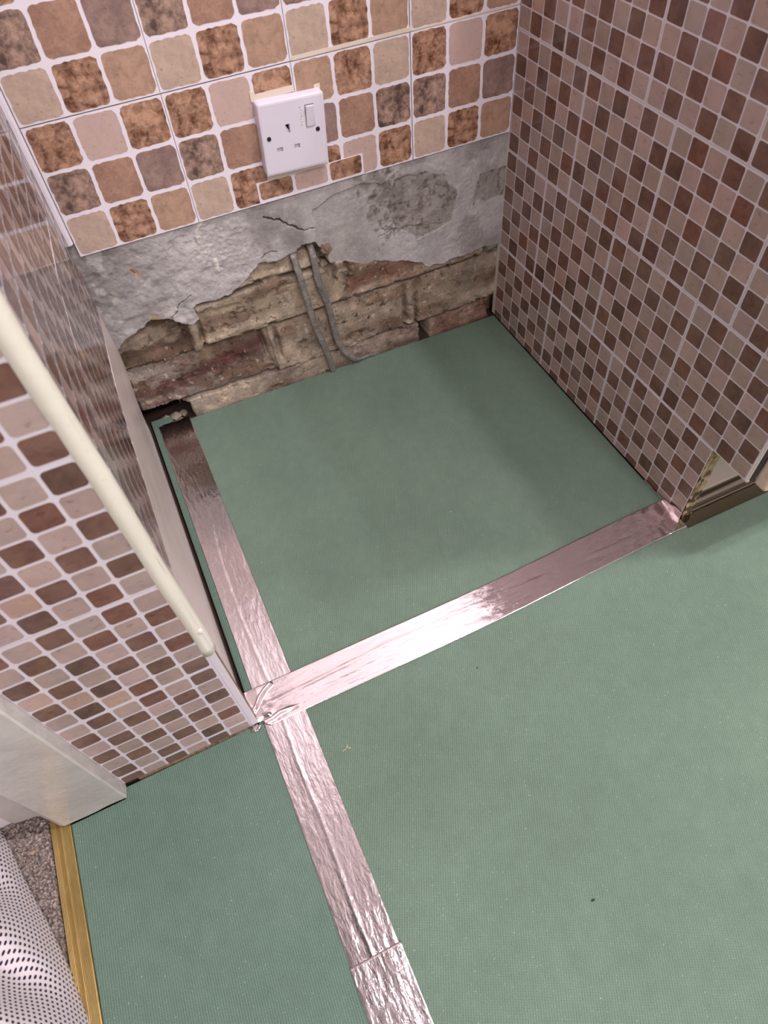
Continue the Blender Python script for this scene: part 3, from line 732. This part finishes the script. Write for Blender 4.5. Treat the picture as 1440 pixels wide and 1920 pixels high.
jamb('outer_casing', [(-.2870, -.490), (-.2880, -.5000), (-.3050, -.4960), (-.3600, -.4900), (-.3600, -.470)], .0060, 2.1, M_gloss, 65, .0005)
dj(box('gap_shade', -.2340, -.1685, -.5270, -.500, -.009, .0045, M_black))  # black box standing in for the shade under the casing
dj(box('jamb_core', -.34, -.20, -.500, .02, -.009, 2.36, M_wallpaint))

# ------------------------------------------------------------------ THRESHOLD STRIP
bm = bmesh.new()
prof = [(-.2512, -.0088), (-.2508, -.0015), (-.2496, .0012), (-.2485, .0018), *[(-.2480 + .0009 * k_, .0019 + .00013 * k_ + (.00035 if k_ % 2 else 0)) for k_ in range(13)], (-.2355, .0036), (-.2330, .0034), (-.2300, .0022), (-.2292, .0026), (-.2287, .0020), (-.2287, -.0088)]
a = [bm.verts.new((x, -.5150, z)) for x, z in prof]; b_ = [bm.verts.new((x, -1.36, z)) for x, z in prof]
bm.faces.new(a); bm.faces.new(b_[::-1])
for k in range(len(prof)): bm.faces.new((a[k], a[(k + 1) % len(prof)], b_[(k + 1) % len(prof)], b_[k]))
bmesh.ops.recalc_face_normals(bm, faces=bm.faces)
tag(bm_obj('threshold_strip', bm, M_brass), 'gold ribbed metal threshold strip between carpet and green underlay', 'threshold strip')

# ------------------------------------------------------------------ HALL CARPET
struct(box('floor_hall', -1.7, -.2515, -2.9, -.40, -.10, -.012, M_darkwood))
cx_ = np.concatenate([np.arange(-1.7, -.36, .06), np.arange(-.36, -.2515, .00085)]); cy_ = np.concatenate([np.arange(-2.9, -.78, .08), np.arange(-.78, -.500, .00085)])
def cz(x, y):
    t = np.abs(fbm(x, y, 230, 2, 261)); return -.004 + .0055 * (1 - t * 1.6) + fbm(x, y, 60, 2, 263) * .001 - .007 * smooth(-.2535, -.2515, x + fbm(y, y * 0, 120, 2, 265) * .0012)
m, nt, ln, b = mat('carpet_pile', rough=.95, spec=.1)
_v = coords(nt, ln)
_c = ramp(nt, ln, noise(nt, ln, _v, 420, 3, .6), [(.32, C8(82, 70, 66)), (.5, C8(134, 118, 112)), (.7, C8(190, 176, 166))])
_c = mix(nt, ln, ramp(nt, ln, noise(nt, ln, _v, 40, 2), [(.66, rgb(0)), (.74, rgb(.5))]), _c, C8(196, 160, 130))
ln.new(_c, b.inputs['Base Color']); bump(nt, ln, b, noise(nt, ln, _v, 700, 2), .8, .002)
o = grid_mesh('carpet', cx_, cy_, cz, None, m, .004); o.modifiers['thickness'].offset = -1
tag(o, 'grey-brown looped pile carpet left of the gold threshold strip', 'carpet', None, 'stuff')

# ------------------------------------------------------------------ POLKA DOT CLOTH
m, nt, ln, b = mat('polka_dot_cotton', rough=.85, spec=.15)
uv = N(nt, 'ShaderNodeUVMap', uv_map='UVMap'); sep = N(nt, 'ShaderNodeSeparateXYZ'); ln.new(uv.outputs[0], sep.inputs[0])
row = mth(nt, ln, 'FLOOR', sep.outputs[1])
off = mth(nt, ln, 'MULTIPLY', mth(nt, ln, 'MODULO', row, 2.0), .5)
fx = mth(nt, ln, 'SUBTRACT', mth(nt, ln, 'FRACT', mth(nt, ln, 'ADD', sep.outputs[0], off)), .5)
fy = mth(nt, ln, 'MULTIPLY', mth(nt, ln, 'SUBTRACT', mth(nt, ln, 'FRACT', sep.outputs[1]), .5), .62)
d_ = mth(nt, ln, 'SQRT', mth(nt, ln, 'ADD', mth(nt, ln, 'MULTIPLY', fx, fx), mth(nt, ln, 'MULTIPLY', fy, fy)))
dot = mth(nt, ln, 'LESS_THAN', d_, .215)
ln.new(mix(nt, ln, dot, C8(212, 200, 202), C8(42, 38, 62)), b.inputs['Base Color'])
b.inputs['Sheen Weight'].default_value = .2
bump(nt, ln, b, noise(nt, ln, coords(nt, ln), 1500, 2), .3, .0005)
EDG = [(-.420, -.445), (-.330, -.470), (-.3005, -.498), (-.2918, -.5225), (-.2819, -.5578), (-.2721, -.5878), (-.2624, -.6153), (-.252, -.6508), (-.2445, -.6844), (-.2381, -.7128), (-.231, -.745), (-.228, -.79), (-.235, -.84), (-.26, -.90)]
def edge_x(y): 
    ye = [p_[1] for p_ in EDG][::-1]; xe = [p_[0] for p_ in EDG][::-1]; return np.interp(y, ye, xe)
nu, nv = 130, 260
V = []; UV = []
yy = np.linspace(-.90, -.485, nv)
for j, y in enumerate(yy):
    xe = float(edge_x(y)); Lw = .20; s = 0; prev = None
    endf = float(smooth(-.90, -.82, np.array(y)) * smooth(-.485, -.515, np.array(y)))
    for i in range(nu):
        t = i / (nu - 1); d = t * Lw
        a = min(d / .035, 1) * math.pi / 2
        x = xe + .003 * math.sin(min(d / .02, 1) * math.pi) - d
        fold = .5 + .5 * math.sin((y * .8 - d * 1.0) * 88 + 1.8 + 1.5 * float(fbm(y, d, 9, 2, 271)))
        h = (.012 + .055 * math.sin(a) * 1 + .040 * fold * math.sin(a)) * (1 - .7 * float(smooth(.13, .20, np.array(d)))) * (.25 + .75 * endf)
        h *= (.55 + .45 * float(smooth(-.50, -.60, np.array(y))))
        z = .0022 + h * (1 if i else 0.0) * float(smooth(0, .004, np.array(d)))
        p = Vector((x, y, z))
        if prev is not None: s += (p - prev).length
        prev = p; V.append(p); UV.append(s)
F = [(j * nu + i, j * nu + i + 1, (j + 1) * nu + i + 1, (j + 1) * nu + i) for j in range(nv - 1) for i in range(nu - 1)]
o = mesh_obj('polka_dot_cloth', V, F, m, None, True)
# column-wise arc length for v
Vn = np.array([tuple(v) for v in V]).reshape(nv, nu, 3); dv = np.linalg.norm(np.diff(Vn, axis=0), axis=2); cv = np.concatenate([np.zeros((1, nu)), np.cumsum(dv, 0)], 0)
cv = cv - cv[nv // 2][None, :]
uvl = o.data.uv_layers.new(name='UVMap'); UVn = np.array(UV).reshape(nv, nu)
li = np.zeros(len(o.data.loops), np.int32); o.data.loops.foreach_get('vertex_index', li)
ca, sa = math.cos(.30), math.sin(.30)
U = UVn / .0068; W = cv / .0068
uu = (U * ca - W * sa).ravel()[li]; vv = ((U * sa + W * ca) / .62).ravel()[li]
uvl.data.foreach_set('uv', np.stack([uu, vv], 1).astype(np.float32).ravel())
md = o.modifiers.new('thickness', 'SOLIDIFY'); md.thickness = .0012; md.offset = 1
tag(o, 'white cotton cloth with small navy polka dots, heaped at the doorway', 'cloth')

# ------------------------------------------------------------------ RIGHT BASE CABINET
cab = empty('base_cabinet', (.9, -.3, 0)); bpy.context.view_layer.update()
tag(cab, 'base cabinet right of the recess, its side covered in brown mosaic-effect sheets', 'cabinet')
def cb(o): o.parent = cab; o.matrix_parent_inverse = cab.matrix_world.inverted(); return o
PX = .6010
# side panel: profile in y,z with the toe-kick notch
prof = [(.0085, .0005), (-.4950, .0005), (-.4950, .1362), (-.5512, .1362), (-.5512, .860), (.0035, .860), (.0035, .14), (.0085, .13)]
V = []; F = []
nseg = 60
bm = bmesh.new()
a = [bm.verts.new((PX, y, z)) for y, z in prof]; b_ = [bm.verts.new((PX + .018, y, z)) for y, z in prof]
bm.faces.new(a); bm.faces.new(b_[::-1])
for k in range(len(prof)): bm.faces.new((a[k], b_[k], b_[(k + 1) % len(prof)], a[(k + 1) % len(prof)]))
bmesh.ops.recalc_face_normals(bm, faces=bm.faces)
cb(bm_obj('side_panel', bm, M_cream))
# chipboard front edge of the notch, swollen and mouldy
ny_, nz_ = 30, 160
yy, zz = np.meshgrid(np.linspace(0, 1, ny_), np.linspace(.0010, .1350, nz_))
xe_ = PX + .0004 + yy * .0176
ye_ = -.4952 - .0012 - .0035 * smooth(.05, .0, zz) * (.4 + .6 * np.abs(fbm(xe_, zz, 90, 4, 281))) - .0007 * fbm(xe_, zz, 200, 3, 283)
V = np.stack([xe_.ravel(), ye_.ravel(), zz.ravel()], 1)
cc = np.zeros(xe_.shape + (3,)) + c3_(176, 160, 128)
cc = lerp(cc, c3_(134, 104, 60), smooth(-.1, .4, fbm(xe_, zz, 120, 4, 285)) * .8)
cc = lerp(cc, c3_(60, 42, 26), smooth(.0, .28, fbm(xe_, zz, 110, 5, 287) + .48 * smooth(.10, .015, zz) - .16) * .92)
cc = lerp(cc, c3_(200, 170, 130), smooth(.2, .4, fbm(xe_, zz, 110, 3, 289)) * smooth(.06, .02, zz) * .8)
n = ny_; i, j = np.meshgrid(np.arange(nz_ - 1), np.arange(n - 1), indexing='ij'); A_ = (i * n + j).ravel()
o = cb(mesh_obj('chipboard_edge', V.tolist(), np.stack([A_, A_ + 1, A_ + n + 1, A_ + n], -1).tolist(), M_chip, None, True, np.concatenate([cc.reshape(-1, 3), np.ones((cc.shape[0] * cc.shape[1], 1))], 1)))
md = o.modifiers.new('thickness', 'SOLIDIFY'); md.thickness = .0012; md.offset = -1
o['label'] = 'swollen mould-stained chipboard edge'
cb(box('plinth', PX + .0185, 1.80, -.4830, -.4670, .003, .1355, M_plinth))
cb(box('carcass', PX + .0185, 1.80, -.5500, -.02, .1362, .8595, M_plinth))
door_bm = bmesh.new(); add_box(door_bm, .6045, 1.10, -.5730, -.5545, .1385, .850, .0055, 4)
o = cb(bm_obj('cabinet_door', door_bm, M_door, None, True)); o['label'] = 'cream cabinet door with a rounded lower edge'
add = bmesh.new(); add_box(add, 1.104, 1.60, -.5730, -.5545, .1385, .850, .0055, 4); o = cb(bm_obj('cabinet_door', add, M_door, None, True))
cb(box('door_groove_shade', .6030, .6065, -.5548, -.5512, .1400, .850, mat('groove_shade', C8(70, 62, 60), .7)[0]))  # dark strip standing in for shade in the groove behind the door
# mosaic on the side: rows of sheets with the seams staggered
PC, PZ = .02495, .02465
ROWZ = [.1372 - 6 * PZ + k * 6 * PZ for k in range(6)]
COLS = [[0, 6, 12, 14], [-2, 4, 10, 16], [0, 6, 12, 18], [-2, 4, 10, 16], [0, 6, 12, 18], [-2, 4, 10, 16]]
for r_, z0 in enumerate(ROWZ):
    for q, c0 in enumerate(COLS[r_]):
        ncol = 2 if (r_ == 0 and c0 == 12) else 6
        lo = max(0, -c0) * PC
        hi = min(ncol * PC, (.4953 if r_ == 0 else .5515) - c0 * PC)
        if hi - lo < .004: continue
        me = sheet_mesh('tile_sheet_cabinet', mosaic(100 + r_ * 11 + q * 5, 6, ncol, lead=(r_ + c0 + q) % 2 if ncol == 2 else (q + r_) % 2), (PC, PZ), .0018, .0022, .00008, clip=(lo, hi, max(0, .0012 - z0), min(6 * PZ, .858 - z0)), m0=M_grout25, m1=M_tile25, th=.0007 + (.0004 if r_ == 0 else 0), seed=900 + r_ * 7 + q, edge=.0004, marg=.0013)
        place(me, MR_(PX, -c0 * PC - .0002, z0), cab)
wt = bmesh.new(); add_box(wt, .588, 1.85, -.600, .003, .860, .898, .003, 3)
tag(bm_obj('worktop', wt, M_worktop), 'laminate worktop on top of the base cabinet', 'worktop')

# metal sealing strip along the plinth foot
bm = bmesh.new()
pr = [(-.5156, .0006), (-.5156, .0016), (-.4985, .0022), (-.4966, .0030)]
pr += [(-.4955 + .0120 * (1 - math.cos(math.radians(a_))) * 1.0, .0046 + .0140 * math.sin(math.radians(a_))) for a_ in range(0, 91, 9)]
pr += [(-.4832, .0180), (-.4832, .0006)]
X0_, X1_ = .6195, 1.9
def ring(x): return [bm.verts.new((x, y, z)) for y, z in pr]
rs = [ring(X0_ + (X1_ - X0_) * k / 20) for k in range(21)]
for A_, B_ in zip(rs[:-1], rs[1:]):
    for k in range(len(pr)): bm.faces.new((A_[k], A_[(k + 1) % len(pr)], B_[(k + 1) % len(pr)], B_[k]))
bm.faces.new(rs[0]); bm.faces.new(rs[-1][::-1])
bmesh.ops.recalc_face_normals(bm, faces=bm.faces)
add_box(bm, .5990, .6196, -.5156, -.4985, .0006, .0018)
tag(bm_obj('sealing_strip', bm, M_chrome, None, False), 'shiny metal sealing strip along the floor under the cabinet plinth', 'sealing strip')

# ------------------------------------------------------------------ CABLES, RUBBLE
def spline(P, n=14):
    out = []
    for i in range(len(P) - 1):
        p0 = Vector(P[max(i - 1, 0)]); p1 = Vector(P[i]); p2 = Vector(P[i + 1]); p3 = Vector(P[min(i + 2, len(P) - 1)])
        for k in range(n):
            t = k / n; out.append(.5 * ((2 * p1) + (p2 - p0) * t + (2 * p0 - 5 * p1 + 4 * p2 - p3) * t * t + (3 * p1 - p0 - 3 * p2 + p3) * t ** 3))
    out.append(Vector(P[-1])); return out
for P, lab in (([(.268, .022, .236), (.2635, .006, .225), (.2645, -.004, .198), (.2670, -.0055, .170), (.2745, -.006, .104), (.2850, -.0055, .052), (.2925, -.001, .004), (.2935, .008, -.006)], 'grey electrical cable hanging straight down the bare brick, left of the pair'),
               ([(.292, .022, .232), (.2915, .006, .215), (.2925, .001, .172), (.3015, .000, .128), (.3060, -.001, .074), (.3130, -.001, .042), (.3330, -.002, .0110), (.3520, .0055, .0015), (.3790, .0085, -.004)], 'grey electrical cable curving right along the brick foot, right of the pair')):
    bm = bmesh.new(); tube(bm, spline(P), .0052, 14, .60)
    tag(bm_obj('electrical_cable', bm, M_grey_cable, None, True), lab, 'cable', 'cables out of the plaster')
def stone(name, loc, s, m, seed, lab, cat='rubble', group=None):
    bm = bmesh.new(); bmesh.ops.create_icosphere(bm, subdivisions=3, radius=1)
    for v in bm.verts:
        c = v.co; k = float(fbm(c.x * 1.4 + c.z * .8, c.y * 1.4 - c.z, 1.1, 3, seed)); v.co = Vector((c.x * s[0], c.y * s[1], c.z * s[2])) * (1 + .55 * k)
    o = bm_obj(name, bm, m, None, False); o.location = loc; return tag(o, lab, cat, group)
M_rub, nt, ln, b = mat('rubble_stone', C8(128, 116, 100), .9)
ln.new(ramp(nt, ln, noise(nt, ln, coords(nt, ln), 90, 5, .7), [(.3, C8(92, 80, 68)), (.7, C8(160, 148, 132))]), b.inputs['Base Color'])
for q, (x, y, s_, lb) in enumerate([(.012, .030, .0068, 'grey rubble lump in the dark hole under the brick, leftmost one'), (.0255, .026, .0085, 'largest grey rubble lump in the dark hole at the foot of the wall'), (.0395, .030, .0062, 'rubble lump in the dark hole, beside the cream brick'), (.033, .018, .0045, 'smallest rubble chip in the dark hole at the end of the foil tape')]):
    stone('rubble_lump', (x, y, -.0094 + s_ * .7), (s_, s_ * .8, s_ * .8), M_rub, 301 + q, lb, 'rubble', 'rubble in the wall hole')
o = stone('pebble', (.3115, .004, .219), (.0075, .009, .0075), mat('pebble_brown', C8(128, 104, 90), .9)[0], 311, 'brown pebble wedged in the plaster hole beside the cables', 'pebble')

# crumbs on the boards
M_cr, *_ = mat('crumb_pale', C8(176, 166, 140), .9); M_crd, *_ = mat('crumb_dark', C8(40, 50, 44), .9)
bm = bmesh.new()
for dx_, dy_, r_ in ((0, 0, .0011), (.003, .0012, .0014), (.0052, -.0006, .0012), (-.0025, -.0004, .0009), (.004, .0032, .0008)):
    bmesh.ops.create_icosphere(bm, subdivisions=1, radius=r_, matrix=Matrix.Translation((.0700 + dx_, -.5850 + dy_, r_ * .7)) @ Matrix.Diagonal((1.5, .8, .7, 1)))
tag(bm_obj('plaster_crumb', bm, M_cr), 'pale plaster crumb on the green board just right of the long tape', 'crumb')
for (x, y, s_, lb, m_) in ((.2331, -.8238, .0016, 'dark speck of dirt on the front green board near the bottom edge', M_crd), (.33, -.347, .0011, 'tiny pale speck on the recess board', M_cr), (.2500, -.565, .0010, 'tiny dark speck on the front green board below the cross tape', M_crd)):
    bm = bmesh.new(); bmesh.ops.create_icosphere(bm, subdivisions=1, radius=s_, matrix=Matrix.Translation((x, y, s_ * .4)) @ Matrix.Diagonal((1.6, .7, .6, 1)))
    tag(bm_obj('dirt_speck', bm, m_), lb, 'speck')

# ------------------------------------------------------------------ WALL SOCKET
sock = empty('wall_socket', (.2878, -.0006, .3856)); sock.rotation_euler = (0, math.radians(2.6), 0)
tag(sock, 'white single switched wall socket on the brown tile-effect sheets', 'wall socket')
H = .0402; D = .0125
# faceplate with real pin holes: front grid with cells removed
slots = [(-.0105 + .0005, -.0052 + .0005, .0040, .0142), (-.0240, -.0165, -.0150, -.0098), (-.0022, .0055, -.0150, -.0098)]
gx = sorted({-H, H} | {s[0] for s in slots} | {s[1] for s in slots}); gz = sorted({-H, H} | {s[2] for s in slots} | {s[3] for s in slots})
gx = sorted(set(gx)); bm = bmesh.new()
vt = {}
def gv(x, z, y):
    k = (round(x, 6), round(z, 6), round(y, 6))
    if k not in vt: vt[k] = bm.verts.new((x, y, z))
    return vt[k]
for a, b_ in zip(gx[:-1], gx[1:]):
    for c, d in zip(gz[:-1], gz[1:]):
        mx, mz = (a + b_) / 2, (c + d) / 2
        hole = any(s[0] < mx < s[1] and s[2] < mz < s[3] for s in slots)
        y = -D if not hole else -D + .0045
        bm.faces.new((gv(a, c, y), gv(b_, c, y), gv(b_, d, y), gv(a, d, y)))
for s in slots:
    x0, x1, z0, z1 = s
    for (p, q) in (((x0, z0), (x1, z0)), ((x1, z0), (x1, z1)), ((x1, z1), (x0, z1)), ((x0, z1), (x0, z0))):
        bm.faces.new((gv(p[0], p[1], -D), gv(q[0], q[1], -D), gv(q[0], q[1], -D + .0045), gv(p[0], p[1], -D + .0045)))
rim = [(-H, -H), (H, -H), (H, H), (-H, H)]
o = bm_obj('faceplate', bm, M_socket, sock)
# bevelled skirt round the face
bm = bmesh.new()
def rr(h, r, y, n=5):
    P = []
    for qx, qz, a0 in ((1, 1, 0), (-1, 1, 90), (-1, -1, 180), (1, -1, 270)):
        for k in range(n + 1):
            a = math.radians(a0 + 90 * k / n); P.append(bm.verts.new((qx * (h - r) + r * math.cos(a), y, qz * (h - r) + r * math.sin(a))))
    return P
rings = [rr(H - .0004, .0022, -D + .00005 - .0001), rr(H + .0002, .0028, -D + .0004), rr(H + .0010, .0034, -D + .0020), rr(H + .0014, .0036, -.0006), rr(H + .0014, .0036, 0)]
for A_, B_ in zip(rings[:-1], rings[1:]):
    n = len(A_)
    for k in range(n): bm.faces.new((A_[k], B_[k], B_[(k + 1) % n], A_[(k + 1) % n]))
inner = rr(H - .0030, .0008, -D - .00005)
n = len(inner)
for k in range(n): bm.faces.new((inner[k], rings[0][k], rings[0][(k + 1) % n], inner[(k + 1) % n]))
bm_obj('back_box', bm, M_socket, sock, True)
# black face painted in for the shade deep in the top slot
bm = bmesh.new(); v = [bm.verts.new(p_) for p_ in ((-.0098, -D + .0044, .0140), (-.0049, -D + .0044, .0140), (-.0049, -D + .0044, .0048))]; bm.faces.new(v)
bm_obj('slot_shade', bm, M_black, sock)
# rocker
bm = bmesh.new(); add_box(bm, -.0050, .0050, -.0012, .0012, -.0118, .0118, .0006, 2)
o = bm_obj('rocker_switch', bm, M_socket, sock); o.location = (.0215, -D - .0014, .0187); o.rotation_euler = (math.radians(7), 0, 0)
bm = bmesh.new(); add_box(bm, .0157, .0273, -D - .0001, -D + .001, .0062, .0312); o = bm_obj('rocker_recess', bm, M_slot, sock)
for sx, sz, ra in ((-.0320, .0020, 35), (.0300, .0018, 20)):
    bm = bmesh.new(); bmesh.ops.create_cone(bm, cap_ends=True, segments=20, radius1=.0028, radius2=.0024, depth=.0010, matrix=Matrix.Translation((sx, -D - .0003, sz)) @ Matrix.Rotation(math.pi / 2, 4, 'X'))
    s1 = bm_obj('screw', bm, M_screw, sock)
    bm = bmesh.new(); bmesh.ops.create_cube(bm, size=1, matrix=Matrix.Translation((sx, -D - .00085, sz)) @ Matrix.Rotation(math.radians(ra), 4, 'Y') @ Matrix.Diagonal((.0046, .0003, .0006, 1)))
    bm_obj('screw_slot', bm, M_black, s1)
# grubby mark left of the rocker
bm = bmesh.new()
for q in range(7): bmesh.ops.create_icosphere(bm, subdivisions=1, radius=.0006 + .0005 * random.random(), matrix=Matrix.Translation((.0105 + random.uniform(-.0012, .0012), -D - .0001, .010 + q * .0032)) @ Matrix.Diagonal((1, .15, 1.4, 1)))
bm_obj('grime_mark', bm, mat('grime', C8(184, 168, 150), .9)[0], sock)

# ------------------------------------------------------------------ REST OF THE ROOM (behind and above the view)
struct(box('ceiling', -1.75, 3.2, -3.0, .20, 2.36, 2.46, M_ceil))
struct(box('wall_right', 3.05, 3.15, -3.0, .07, -.10, 2.36, M_wallpaint))
struct(box('wall_front', -1.75, 3.15, -3.0, -2.9, -.10, 2.36, M_wallpaint))
wl2 = bmesh.new(); add_box(wl2, -.34, -.25, -2.9, -1.36, -.01, 2.36); add_box(wl2, -.34, -.25, -1.36, -.53, 2.05, 2.36)
struct(bm_obj('wall_doorway', wl2, M_wallpaint))
struct(box('wall_hall', -1.80, -1.70, -3.0, .07, -.10, 2.36, M_hallpaint))
struct(box('wall_hall_end', -1.70, -.34, -.40, .003, -.10, 2.36, M_hallpaint))
for k, (lx, ly, lp, lr) in enumerate(LAMPS):
    bm = bmesh.new(); bmesh.ops.create_cone(bm, cap_ends=True, segments=32, radius1=lr * 1.15, radius2=lr * 1.25, depth=.03, matrix=Matrix.Translation((lx, ly, ZC - .016)))
    tag(bm_obj('ceiling_light', bm, M_ceil), ['ceiling spotlight over the middle of the base cabinet', 'ceiling spotlight furthest right over the base cabinet', 'ceiling spotlight nearest the recess', 'larger added fill light on the ceiling in the middle of the kitchen', 'larger added fill light on the ceiling at the far right of the kitchen', 'larger added fill light on the ceiling at the back of the kitchen near the doorway wall'][k], 'ceiling light', 'round ceiling lights')
